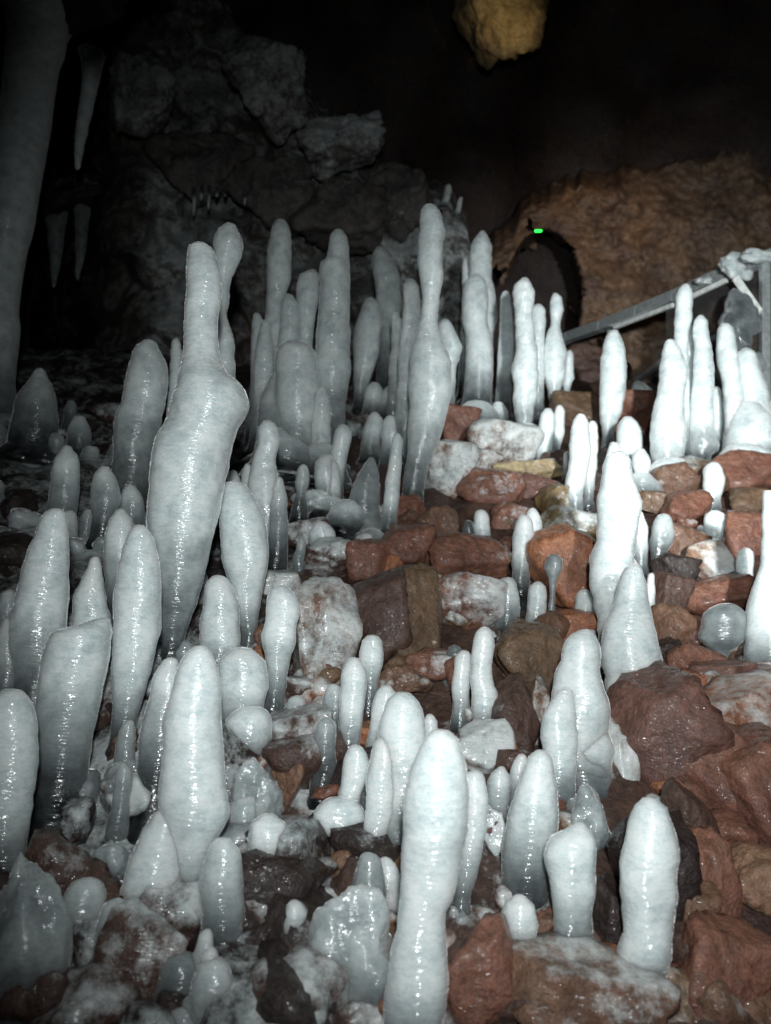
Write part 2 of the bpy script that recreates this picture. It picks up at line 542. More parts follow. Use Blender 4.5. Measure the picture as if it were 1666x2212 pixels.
# ------------------------------------------------------------------ ice formations
# outline 'tip x y; row left right; ...' | row where the foot meets the slope | share of clear ice at the foot | label
STALAGMITES = """
88 795; 810 73 100; 830 62 112; 867 40 121; 916 30 126 | 965 | 0.6 | dim stubby stalagmite with a nippled tip at the foot of the thick ice column
172 897; 908 158 186; 920 152 192; 940 148 196 | 975 | 0.6 | small dim cone of ice in the dark just behind the narrow pointed stalagmite
146 962; 970 136 157; 981 130 166; 1010 114 171; 1050 110 172; 1090 107 166; 1120 98 163 | 1150 | 0.5 | dim grey spindle stalagmite alone in the dark beyond the pale bottle-topped one
325 735; 741 306 338; 753 293 345; 785 280 361; 824 273 363; 867 268 355; 903 254 345; 955 246 335; 1020 244 322 | 1100 | 0.4 | broad dim grey stalagmite close behind the tallest leaning stalagmite
228 1007; 1014 214 240; 1030 203 250; 1080 197 260; 1125 200 240 | 1165 | 0.6 | dim blunt stalagmite low beside the foot of the broad grey one
282 1046; 1053 270 294; 1069 264 306; 1095 261 312 | 1155 | 0.5 | short dim round-topped stalagmite tucked against the side of the tallest one
262 1098; 1106 249 274; 1120 241 285; 1160 228 288; 1209 225 290; 1290 228 280 | 1335 | 0.4 | slim grey stalagmite half hidden behind the pale wavy one
125 1098; 1103 105 138; 1112 92 144; 1125 85 146; 1158 78 147; 1193 62 146; 1240 50 145; 1300 39 144; 1360 26 142; 1420 24 134; 1480 28 120 | 1530 | 0.25 | tall pale stalagmite with a narrow flat neck and a wider body, near the dark side
207 1202; 1208 197 215; 1220 191 219; 1247 181 222; 1288 165 228; 1340 160 238; 1400 160 238 | 1450 | 0.2 | stalagmite with a thin finger tip standing behind the broad stump
228 1335; 1342 196 235; 1352 168 238; 1372 112 238; 1425 94 234; 1483 88 222; 1540 84 210; 1594 80 197; 1650 75 190 | 1705 | 0.35 | broad ice stump with a ragged slanting top
303 1133; 1139 288 316; 1152 278 329; 1193 267 339; 1242 256 347; 1300 247 349; 1360 246 345; 1393 244 337; 1448 242 326; 1513 245 306; 1562 242 294 | 1610 | 0.12 | pale wavy stalagmite narrowing to its foot in front of the tallest one
434 528; 531 416 452; 537 406 462; 550 404 466; 600 402 478; 645 402 478; 680 400 470; 740 397 472; 800 390 487; 822 385 515; 845 378 535; 872 368 541; 895 361 533; 916 357 518; 955 339 503; 990 330 493; 1060 321 480; 1125 315 469; 1193 326 452; 1300 336 426; 1415 345 392 | 1445 | 0.12 | tallest leaning stalagmite, very thick with a swollen knee halfway up
498 484; 490 480 512; 499 471 516; 528 462 525; 564 460 516; 603 455 498; 642 455 496; 678 455 491; 743 460 507; 792 455 507; 900 440 505 | 1160 | 0.3 | grey pointed stalagmite peeping out behind the top of the tallest one
381 730; 742 373 389; 765 368 394; 860 365 395 | 1080 | 0.4 | thin dim spike in the gap beside the tallest stalagmite
504 1015; 1022 495 513; 1040 490 520 | 1100 | 0.3 | small grey knob of ice behind the shoulder of the wide white stalagmite
535 1001; 1008 527 543; 1030 522 552; 1060 520 552 | 1120 | 0.3 | small grey finger of ice just behind the wide white stalagmite
510 1040; 1046 488 530; 1060 481 543; 1102 476 566; 1160 477 577; 1209 480 575; 1274 497 565; 1334 510 558; 1376 520 552 | 1400 | 0.12 | wide white stalagmite leaning beside the tallest one, narrowing downward
472 1242; 1248 457 488; 1260 446 499; 1301 437 515; 1350 433 519; 1405 434 517 | 1445 | 0.1 | white blunt stalagmite growing out of a lumpy grey mound
608 1265; 1271 592 626; 1282 581 638; 1320 574 648; 1385 570 636; 1435 573 624; 1490 576 618 | 1550 | 0.35 | upright pale stalagmite with a dark clear foot beside the ice-glazed brown boulder
436 1394; 1399 418 452; 1415 402 461; 1445 384 470; 1497 371 477; 1546 358 479; 1594 353 483; 1660 351 488; 1735 349 486; 1784 358 478; 1826 370 460; 1882 383 444; 1947 388 424 | 1980 | 0.06 | large bullet-shaped white stalagmite standing in front of the tallest one
371 1420; 1430 352 385; 1465 332 392; 1503 325 395; 1562 309 392; 1603 303 388 | 1705 | 0.5 | grey translucent stalagmite in the shadow beside the large bullet-shaped one
28 1488; 1494 2 50; 1515 -22 66; 1546 -32 78; 1595 -36 81; 1643 -38 80; 1735 -42 67; 1823 -44 54 | 1885 | 0.15 | thick white stalagmite cut by the edge, beside the broad ragged stump
159 1830; 1835 142 173; 1850 129 188; 1878 126 192; 1915 136 191 | 1945 | 0.4 | short bluish rounded stalagmite alone among dark stones
375 1737; 1743 349 392; 1763 329 397; 1813 303 402; 1855 286 400; 1898 273 392; 1940 260 387 | 1990 | 0.1 | pointed white stalagmite low in front of the large bullet-shaped one
312 1874; 1880 296 326; 1893 282 333; 1930 270 332; 1970 257 326 | 2015 | 0.1 | stubby white stalagmite fused to the front of the pointed white one
482 1809; 1816 464 502; 1832 452 517; 1866 442 524; 1930 436 527; 1996 437 530 | 2065 | 0.6 | dark clear stalagmite with a frosted rounded cap and bright glints
580 1757; 1762 562 597; 1773 546 614; 1800 540 622; 1838 537 618; 1866 545 607; 1910 556 596 | 1955 | 0.4 | grey round-headed stalagmite between the clear lumpy one and the big ice mound
636 1944; 1951 624 650; 1965 614 661; 2020 605 654; 2060 608 640 | 2110 | 0.6 | thin dim stalagmite leaning against the big ice mound
833 1851; 1857 820 848; 1874 812 857; 1902 806 863 | 1960 | 0.1 | short white nub growing on top of the big ice mound
952 1575; 1579 933 971; 1590 920 988; 1620 905 1000; 1659 890 1008; 1708 877 1013; 1735 872 1014; 1784 871 1012; 1833 867 1002; 1882 867 993; 1931 863 980; 1973 861 963; 2012 859 964; 2054 845 968; 2110 838 969; 2158 832 967; 2212 828 958 | 2290 | 0.05 | largest white stalagmite in front, club-shaped with a narrow waist
1028 1664; 1672 1008 1043; 1692 1000 1050; 1735 998 1054; 1784 995 1052; 1833 990 1040; 1892 985 1030; 1930 983 1018 | 1985 | 0.35 | smooth grey stalagmite shadowed by the largest one in front of it
1123 1932; 1936 1109 1136; 1945 1096 1150; 1963 1088 1158; 1990 1085 1161; 2018 1088 1159; 2040 1093 1153; 2060 1101 1146; 2085 1112 1136 | 2105 | 0.35 | small egg-shaped stalagmite on a narrow foot
1256 1777; 1782 1240 1268; 1797 1221 1278; 1817 1188 1284; 1845 1176 1287; 1892 1182 1286; 1945 1193 1283; 1980 1197 1281; 2021 1199 1278 | 2078 | 0.30 | white stalagmite with one sloping shoulder and a clear brown foot, on the glossy boulder
1403 1722; 1727 1387 1421; 1740 1376 1441; 1765 1365 1452; 1816 1353 1459; 1875 1349 1461; 1945 1346 1458; 1997 1345 1455; 2039 1340 1451; 2060 1333 1448; 2075 1338 1445; 2100 1352 1442; 2140 1375 1438 | 2172 | 0.12 | smooth upright white stalagmite at the end of the glossy boulder
836 1479; 1485 822 848; 1500 810 858; 1540 802 862; 1600 795 858 | 1650 | 0.2 | grey rounded stalagmite just behind the broad pale mound-like one
871 1494; 1499 852 889; 1511 838 902; 1537 825 915; 1600 815 922; 1700 818 920; 1780 828 900 | 1850 | 0.15 | broad pale grey stalagmite behind the slim white one with a vertical row of glints
929 1542; 1548 919 939; 1560 914 944; 1600 912 946 | 1650 | 0.3 | small grey nub beside the top of the largest white stalagmite
828 1589; 1594 815 843; 1605 806 852; 1640 797 860; 1692 792 861; 1735 790 857; 1770 787 845; 1820 777 840 | 1860 | 0.12 | slim white stalagmite with a vertical row of glints in front of the broad grey one
768 1608; 1615 756 782; 1630 748 792; 1655 740 794; 1692 734 786; 1725 728 775 | 1790 | 0.15 | short pale lobe of ice joined to the slim glinting stalagmite
766 1420; 1425 752 780; 1440 743 789; 1465 737 792; 1507 734 789; 1555 732 784; 1594 731 778 | 1640 | 0.25 | slender white stalagmite with its foot fading clear, in front of a shorter leaning one
805 1371; 1376 791 819; 1387 782 826; 1410 777 828; 1440 777 824; 1464 779 818 | 1520 | 0.35 | slender stalagmite standing just behind and above the other slender white one
722 1477; 1483 710 734; 1498 701 742; 1523 698 744; 1550 698 742 | 1600 | 0.7 | short grey shadowed stalagmite behind the slender white one
706 1549; 1554 694 719; 1566 684 729; 1585 681 729; 1615 676 724; 1655 675 721 | 1700 | 1.1 | short capped stalagmite with a frosty head and a clear reddish body
1047 1354; 1359 1035 1060; 1369 1026 1066; 1391 1021 1070; 1430 1018 1063; 1470 1016 1065; 1503 1018 1077; 1532 1019 1073; 1562 1023 1063 | 1590 | 0.1 | bright wavy stalagmite on a frosted stone with a thinner twin beside it
1003 1404; 1409 992 1013; 1419 984 1018; 1447 980 1018; 1497 976 1014; 1526 978 1013 | 1550 | 0.15 | thin white stalagmite leaning close to the bright wavy one
694 1126; 1130 680 708; 1143 671 719; 1158 667 721; 1185 669 717 | 1205 | 0.3 | short thick thumb of ice alone on dark frosted stones
656 1003; 1009 647 663; 1017 641 667; 1043 637 667; 1068 641 660; 1090 634 664 | 1110 | 0.6 | short clear finger of ice beside the twin-topped one
705 982; 987 693 718; 1000 683 728; 1030 677 735; 1065 682 737 | 1100 | 0.3 | short stout pale stalagmite with a second smaller tip against it
720 995; 1000 710 729; 1012 705 734; 1050 703 736 | 1105 | 0.2 | small bright tip pressed against the front of the short stout stalagmite
742 917; 922 731 752; 932 724 759; 955 720 758; 983 714 751; 1020 712 744 | 1075 | 0.2 | leaning white thumb-shaped stalagmite above the short stout one
810 890; 895 800 820; 905 793 827; 935 784 826; 965 780 822 | 990 | 0.3 | small pale stalagmite with a swollen body behind the slender white rod
845 898; 903 834 855; 915 825 862; 933 822 867; 965 824 866 | 1005 | 0.3 | pale rounded stalagmite right behind the tip of the slender white rod
802 987; 995 794 809; 1012 783 816; 1045 767 820; 1070 757 822 | 1115 | -0.45 | clear lumpy cone of ice beside the slender white rod
858 935; 940 852 865; 950 847 870; 970 845 869; 1014 838 867; 1063 831 862; 1112 826 859 | 1142 | 0.08 | slender white rod of ice standing on a reddish rock
929 442; 446 918 941; 455 911 950; 475 906 957; 497 907 962; 531 903 957; 564 902 955; 600 907 957; 645 912 950; 690 909 945; 712 901 948; 745 890 962; 788 884 975; 830 882 976; 867 885 972; 900 885 963; 949 882 949; 982 880 937; 1025 873 921; 1076 869 913 | 1095 | 0.08 | tallest central stalagmite, a thin neck above a swollen bulb
887 602; 608 877 897; 622 870 906; 665 872 908; 695 869 906; 745 862 900; 830 858 898 | 1010 | 0.2 | shoulder-high stalagmite pressed against the neck of the tall bulbous one
856 672; 680 848 864; 700 845 871; 740 845 873 | 960 | 0.4 | dim narrow stalagmite behind the bulb of the tall central one
820 533; 538 811 830; 552 805 842; 575 804 854; 605 808 866; 640 812 868; 700 815 862; 780 815 865 | 860 | 0.3 | dim grey stalagmite against the back wall behind the bulb
800 643; 649 790 811; 661 783 820; 681 776 823; 712 766 824; 757 765 819; 792 765 809; 823 763 799; 850 765 790 | 885 | 0.15 | club-shaped stalagmite thick at the top, between the stepped one and the bulb
810 826; 832 798 822; 842 788 828; 870 785 830 | 895 | 0.2 | squat frosty lump of ice low beside the club-shaped stalagmite
841 834; 840 832 850; 850 825 857; 872 823 858 | 898 | 0.2 | smaller squat lump of ice next to the frosty one
962 689; 695 953 971; 704 946 979; 722 948 986; 752 955 997; 775 958 992; 800 960 985 | 900 | 0.2 | crooked stalagmite leaning behind the bulb on its far side
607 474; 479 597 618; 494 589 627; 528 581 631; 560 578 630; 595 576 628; 635 577 620; 700 572 622; 800 570 630 | 950 | 0.2 | tall straight stalagmite at the back of the crowded cluster
675 583; 588 664 686; 600 645 690; 630 640 690; 695 644 680; 745 642 675; 820 640 680 | 955 | 0.2 | blunt stalagmite in the cleft beside the stepped tall one
622 635; 641 612 634; 660 606 646; 750 600 650; 800 598 655 | 965 | 0.2 | short-necked stalagmite in the middle of the crowded cluster
732 496; 501 721 743; 511 713 749; 545 708 755; 563 705 755; 575 692 756; 603 690 757; 645 690 757; 694 688 756; 730 682 757; 792 680 758; 824 682 753; 867 680 747; 920 675 745 | 1000 | 0.2 | tall stalagmite with a stepped shoulder beside the crowded cluster
640 738; 746 610 668; 760 598 682; 800 592 688; 850 592 690; 920 605 690 | 1010 | 0.15 | broad grey trunk of fused ice in the middle of the crowded cluster
697 835; 842 688 705; 860 680 712; 900 674 715; 950 670 715 | 1020 | 0.2 | pointed grey stalagmite in front of the stepped tall one
555 676; 683 547 564; 710 545 580; 770 542 577; 850 540 575 | 960 | 0.4 | dim blunt stalagmite at the edge of the crowded cluster
574 690; 700 563 584; 740 554 590; 790 548 592; 830 547 590; 900 545 590 | 975 | 0.25 | wide grey stalagmite fused to the near edge of the crowded cluster
580 908; 913 568 592; 926 558 602; 959 558 604; 985 550 597; 1010 542 598; 1050 536 605; 1095 536 606; 1150 542 602 | 1215 | 0.2 | stalagmite with a bottle neck in front of the crowded cluster
603 1030; 1040 592 613; 1080 580 618; 1150 580 624 | 1225 | 0.7 | dim translucent stalagmite behind the bottle-necked one
1043 499; 504 1035 1050; 515 1027 1056; 535 1017 1063; 567 1014 1061; 597 1014 1060; 642 1014 1072; 678 1012 1075; 730 1014 1066 | 860 | 0.2 | tall pointed stalagmite on the far crest, with a thicker one against its front
1030 592; 597 1018 1040; 612 1004 1051; 650 998 1055; 694 999 1053; 727 1005 1061; 775 1006 1066; 824 1004 1063 | 880 | 0.1 | thick white stalagmite in front of the tall pointed one on the far crest
1007 557; 564 1000 1012; 585 998 1015; 640 998 1018 | 850 | 0.3 | small lobe on the side of the tall pointed stalagmite
1037 829; 834 1030 1044; 845 1027 1048; 862 1025 1048 | 885 | 0.1 | tiny bright stalagmite at the foot of the thick white one on the far crest
1077 868; 873 1066 1088; 885 1062 1096; 898 1060 1098 | 912 | 0.2 | tiny rounded knob of ice on a small stone below the far crest
1134 600; 604 1125 1143; 616 1112 1149; 640 1108 1155; 680 1113 1151; 730 1115 1156; 790 1111 1163; 840 1109 1163; 890 1111 1152; 930 1118 1146 | 965 | 0.1 | tall white stalagmite in the middle of the row of three on the crest
1093 629; 634 1085 1100; 645 1081 1106; 710 1079 1112; 800 1074 1110; 860 1070 1104 | 892 | 0.2 | straight white stalagmite touching the tallest of the row on the crest
1163 657; 661 1154 1172; 670 1147 1178; 700 1149 1177; 760 1150 1175; 850 1152 1175 | 905 | 0.2 | round-topped stalagmite squeezed between two taller ones on the crest
1200 633; 637 1194 1207; 645 1190 1214; 670 1188 1216; 700 1190 1211; 725 1180 1214; 765 1174 1223; 800 1173 1222; 845 1183 1210; 880 1186 1202 | 905 | 0.1 | stalagmite with a thin chimney neck and a spindle body
1231 757; 762 1225 1237; 772 1220 1240; 815 1216 1238; 850 1217 1230 | 872 | 0.2 | small thin stalagmite next to the spindle-bodied one
1185 882; 887 1175 1193; 897 1167 1198; 938 1163 1198; 965 1161 1194; 990 1160 1190 | 1005 | 0.1 | short straight white stalagmite with a shadowed twin behind it
1209 875; 880 1202 1216; 890 1198 1220; 937 1195 1219; 965 1193 1211 | 988 | 0.2 | shadowed twin behind the short straight white stalagmite
1328 713; 717 1319 1336; 725 1310 1340; 755 1303 1348; 790 1298 1353; 852 1296 1349; 887 1296 1343; 913 1297 1333; 945 1301 1326 | 968 | 0.08 | lone spindle stalagmite standing below the end of the handrail
1256 894; 898 1246 1264; 908 1239 1271; 937 1233 1275; 979 1231 1276; 1025 1225 1270; 1072 1217 1258; 1103 1223 1256 | 1118 | 0.1 | front one of two joined white stalagmites between the lone spindle and the brightest one
1280 909; 913 1273 1287; 924 1267 1292; 972 1264 1291; 1025 1262 1287; 1075 1259 1281 | 1092 | 0.15 | back one of two joined white stalagmites between the lone spindle and the brightest one
1225 975; 982 1218 1232; 1010 1216 1232 | 1032 | 0.3 | small grey stub beside the two joined white stalagmites
1357 900; 904 1346 1368; 914 1337 1377; 937 1333 1385; 965 1334 1386; 990 1336 1386 | 1015 | 0.1 | rounded white stalagmite just behind the tip of the brightest one
1325 955; 960 1317 1337; 975 1312 1342; 1000 1311 1340 | 1035 | 0.2 | small white nub pressed behind the shoulder of the brightest stalagmite
1385 969; 973 1375 1394; 984 1368 1401; 1007 1366 1406; 1028 1370 1400 | 1060 | 0.15 | pale round-topped stub behind the brightest stalagmite, touching the rounded one
1335 975; 978 1323 1349; 988 1311 1360; 1015 1301 1367; 1055 1296 1374; 1105 1292 1379; 1164 1290 1376; 1192 1280 1374; 1217 1275 1374; 1262 1279 1372; 1301 1288 1368; 1380 1298 1350 | 1440 | 0.06 | brightest tall white stalagmite, standing behind a broad cone-like one
1380 1102; 1110 1372 1390; 1150 1371 1399; 1190 1372 1398 | 1230 | 0.3 | grey shadowed stub behind the brightest stalagmite
1371 1218; 1222 1356 1382; 1233 1346 1388; 1262 1336 1395; 1301 1328 1401; 1354 1308 1414; 1406 1301 1424; 1441 1301 1432; 1462 1311 1442; 1485 1309 1418; 1500 1310 1390; 1546 1313 1358 | 1575 | 0.1 | broad cone-like white stalagmite draped over the edge of a great brown boulder
1408 1237; 1244 1400 1413; 1280 1395 1415; 1320 1395 1414 | 1352 | 0.3 | thin clear stub behind the broad cone-like stalagmite
1266 1359; 1363 1250 1278; 1375 1232 1287; 1403 1216 1294; 1430 1213 1295; 1448 1205 1297; 1472 1200 1301; 1511 1192 1310; 1546 1186 1308; 1605 1185 1306; 1650 1200 1311; 1690 1225 1314; 1720 1258 1311 | 1700 | 0.15 | lumpy white stalagmite with stacked bulges beside the broad cone-like one
1222 1487; 1493 1207 1236; 1512 1192 1243; 1546 1176 1246; 1605 1170 1247; 1640 1175 1243 | 1730 | 0.15 | rounded white lobe growing on the front of the lumpy stacked stalagmite
1168 1619; 1623 1156 1180; 1634 1142 1190; 1665 1130 1196; 1703 1117 1200; 1735 1106 1202; 1765 1096 1203; 1815 1089 1200; 1870 1086 1192; 1910 1088 1182 | 1935 | 0.35 | conical white stalagmite with a column of glints down its middle
1128 1628; 1634 1118 1137; 1650 1107 1141; 1680 1103 1138; 1710 1101 1132 | 1745 | 0.35 | small grey round-topped stalagmite behind the conical one
1084 1655; 1661 1073 1094; 1680 1061 1102; 1720 1057 1101; 1790 1055 1095 | 1825 | 0.6 | dim clear stalagmite between the largest white one and the conical one
1657 1060; 1066 1652 1690; 1080 1650 1700; 1147 1648 1706; 1217 1643 1710; 1286 1625 1716; 1354 1615 1722; 1437 1612 1724 | 1450 | 0.05 | tall white stalagmite cut by the edge, on the purple boulders
1542 998; 1002 1531 1553; 1010 1522 1559; 1042 1519 1561; 1080 1519 1555 | 1098 | 0.1 | short white rod on the rocks below the cluster at the handrail
1545 1103; 1106 1533 1558; 1113 1525 1566; 1143 1523 1566; 1166 1524 1566 | 1176 | 0.1 | short thick white peg on a round tan stone
1514 1134; 1139 1507 1521; 1150 1503 1525 | 1168 | 0.4 | tiny clear nub against the side of the short thick peg
1613 1183; 1187 1602 1621; 1195 1594 1627; 1217 1591 1629; 1253 1594 1624 | 1272 | 0.15 | small white peg next to a clear lump, beside the tall one at the edge
1585 1233; 1240 1574 1597; 1255 1565 1600 | 1272 | -0.6 | low clear lump of ice at the foot of the small white peg
1434 1110; 1114 1423 1445; 1124 1413 1452; 1147 1407 1453; 1172 1406 1448; 1200 1408 1436 | 1216 | 0.7 | short greyish stalagmite with a clear foot on red rocks
1573 1303; 1308 1550 1592; 1320 1533 1607; 1340 1526 1613; 1365 1520 1610; 1385 1512 1596; 1400 1530 1580; 1412 1545 1570 | 1420 | -0.55 | large clear mushroom cap of ice over a brown stone
1151 1097; 1102 1141 1160; 1112 1136 1167; 1140 1135 1170; 1180 1135 1166 | 1235 | 0.2 | back one of a pair of slim stalagmites beside the big orange rock
1133 1112; 1117 1122 1145; 1127 1117 1151; 1164 1111 1154; 1217 1107 1147; 1250 1106 1144 | 1268 | 0.25 | front one of a pair of slim stalagmites beside the big orange rock
1197 1196; 1201 1185 1208; 1213 1178 1217; 1230 1177 1217; 1243 1182 1207; 1262 1187 1201; 1305 1186 1199 | 1320 | -0.5 | clear droplet-headed finger of ice against the big orange rock
1163 1256; 1261 1151 1172; 1270 1143 1180; 1301 1140 1179; 1322 1139 1179 | 1345 | 0.1 | short white peg in front of the clear droplet-headed finger
1262 1272; 1276 1252 1272; 1286 1245 1280; 1312 1242 1284; 1332 1237 1285 | 1347 | 0.15 | short white peg with a flared foot beside the brightest stalagmite
1098 1247; 1251 1083 1110; 1262 1073 1117; 1301 1068 1122; 1325 1070 1121 | 1350 | 0.3 | short thick stalagmite in front of the pair of slim ones
1040 1101; 1105 1030 1050; 1114 1024 1056; 1144 1022 1058; 1168 1026 1058 | 1190 | 0.3 | small white peg above the red rocks, with a clear arm beside it
1012 1124; 1130 1003 1023; 1145 998 1028; 1165 1004 1030 | 1195 | -0.75 | clear rounded arm of ice beside the small white peg
980 1142; 1148 972 989; 1158 968 996; 1170 970 992 | 1190 | 0.6 | tiny clear knob of ice on a reddish rock
982 1393; 1399 970 995; 1415 962 1001; 1440 962 1000 | 1460 | -0.6 | blocky dark clear lump behind the thin white stalagmite
1482 613; 617 1474 1489; 626 1466 1493; 650 1460 1496; 690 1458 1494; 720 1458 1487; 780 1457 1487; 860 1455 1490 | 1000 | 0.1 | tallest stalagmite of the cluster at the handrail, reaching up to the rail
1448 733; 740 1437 1459; 755 1433 1470; 780 1429 1478; 800 1425 1484; 850 1420 1481; 902 1409 1478; 955 1407 1479; 995 1411 1474; 1022 1415 1462 | 1038 | 0.06 | broad bright stalagmite in front of the tallest one at the handrail
1515 681; 685 1507 1521; 695 1500 1528; 727 1498 1532; 760 1499 1539; 810 1497 1542; 880 1492 1539; 930 1488 1542; 965 1487 1549; 985 1490 1535 | 1006 | 0.06 | tall glinting stalagmite in the middle of the cluster at the handrail
1489 700; 710 1480 1498; 760 1478 1501; 840 1480 1504 | 985 | 0.2 | dim stalagmite wedged between two brighter ones at the handrail
1548 835; 845 1538 1558; 880 1534 1562; 930 1535 1562 | 975 | 0.2 | grey stub in the gap of the cluster at the handrail
1565 699; 703 1556 1576; 712 1551 1584; 748 1549 1590; 783 1550 1596; 830 1562 1602; 900 1566 1606; 950 1566 1606 | 998 | 0.08 | thick stalagmite under the hanging grey ice sheet
1611 752; 756 1600 1622; 765 1590 1631; 800 1586 1641; 840 1590 1656; 900 1590 1668; 960 1595 1664 | 995 | 0.05 | broad bright stalagmite near the steel post
1662 868; 875 1645 1690; 900 1640 1700; 960 1635 1700 | 990 | 0.05 | white ice lump cut by the edge beside the broad bright stalagmite
1378 823; 830 1367 1394; 845 1365 1410; 865 1378 1414 | 895 | 0.3 | low yellowish white lump of frozen crystals beside the cluster at the handrail
"""
MOUNDS = """
525 1398; 1405 500 550; 1430 472 574; 1483 470 579; 1520 474 568 | 1600 | 0.3 | lumpy grey ice mound under the white blunt stalagmite
545 1525; 1533 515 575; 1549 492 588; 1585 487 590; 1625 490 578 | 1655 | 0.4 | lower rounded grey ice lump beside the large bullet-shaped stalagmite
735 1722; 1732 700 775; 1752 682 786; 1790 690 795; 1812 715 800 | 1830 | 0.2 | low pale ice mound at the foot of the slim glinting stalagmite
750 1079; 1084 728 768; 1092 718 777; 1112 708 784 | 1126 | 0.2 | low flat-topped cap of frosted ice on the stones
805 1140; 1146 790 822; 1158 775 836 | 1170 | 0.4 | thin frosted cushion of ice on a red stone near the slender rod
30 1330; 1345 5 48; 1380 -10 50; 1450 -15 50 | 1540 | 0.6 | dim grey ice lump at the dark edge behind the tall pale stalagmite
600 925; 940 570 640; 960 558 668; 990 552 690 | 1010 | 0.3 | knobbly skirt of grey ice round the feet of the crowded cluster
700 960; 972 660 735; 990 650 748; 1005 650 750 | 1020 | 0.4 | low grey skirt of ice below the stepped tall stalagmite
1030 868; 875 1005 1060; 890 990 1075; 900 985 1080 | 912 | 0.3 | icy skirt round the foot of the thick white stalagmite on the far crest
1140 915; 925 1120 1165; 945 1108 1178; 960 1105 1182 | 975 | 0.3 | small icy skirt below the row of three on the crest
1450 990; 1002 1415 1490; 1018 1400 1500; 1028 1400 1500 | 1045 | 0.2 | white icy skirt under the broad bright stalagmite by the rail
1610 960; 970 1570 1650; 985 1560 1668; 996 1560 1668 | 1006 | 0.2 | white icy skirt under the bright stalagmite near the steel post
1385 1020; 1030 1360 1410; 1050 1350 1428 | 1070 | 0.4 | translucent skirt of ice behind the brightest stalagmite
1250 1560; 1575 1210 1310; 1620 1195 1325; 1660 1215 1322 | 1700 | 0.3 | pale ice apron pouring down beside the lumpy stacked stalagmite
1610 868; 880 1585 1645; 910 1572 1666; 960 1566 1672 | 1000 | 0.1 | fused white wall of ice joining the stalagmites near the steel post
620 800; 830 575 665; 880 560 690; 950 556 700 | 985 | 0.3 | fused grey mass of ice joining the crowded cluster
"""
HANGING = """
167 367; 355 162 175; 325 161 180; 260 167 195; 215 173 205; 170 178 214; 140 176 220; 115 170 226 | 100 | long thin icicle tapering to a point beside the thick column | 3.3
168 606; 590 163 174; 560 164 181; 520 163 187; 480 162 191; 450 160 196 | 440 | dim bent icicle hanging in the darkness | 4.2
116 622; 605 111 123; 570 110 130; 530 106 136; 490 102 140; 455 96 146 | 440 | faint hooked icicle hanging in the darkness near the thick column | 4.2
"""
GRP = 'ice stalagmites growing on the rubble slope'
for line in STALAGMITES.strip().splitlines():
    o_, b_, c_, l_ = [v.strip() for v in line.split('|')]
    tag(ice_from_outline('ice_stalagmite', o_, float(b_), float(c_)), l_, 'stalagmite', GRP)
for line in MOUNDS.strip().splitlines():
    o_, b_, c_, l_ = [v.strip() for v in line.split('|')]
    tag(ice_from_outline('ice_mound', o_, float(b_), float(c_), flare=1.12), l_, 'ice mound', 'ice mounds on the slope')
for line in HANGING.strip().splitlines():
    o_, b_, l_, d_ = [v.strip() for v in line.split('|')]
    tag(ice_from_outline('icicle', o_, float(b_), -0.45 if float(d_) > 3.8 else 0.0, hang=True, depth=float(d_)), l_, 'icicle', 'icicles hanging in the dark')
# thick column of ice, from the ceiling down to the slope
tag(ice_from_outline('ice_column', '85 -60; -30 -20 190; 30 10 160; 70 18 142; 104 19 137; 140 15 125; 250 0 107; 443 -28 78; 564 -48 49; 662 -62 37; 704 -64 40; 808 -72 31; 900 -80 30', 960, 0.0, depth=3.0),
    'massive dim column of ice rising from the slope into the dark', 'ice column')

FA = np.array(FEET)
build_ground()
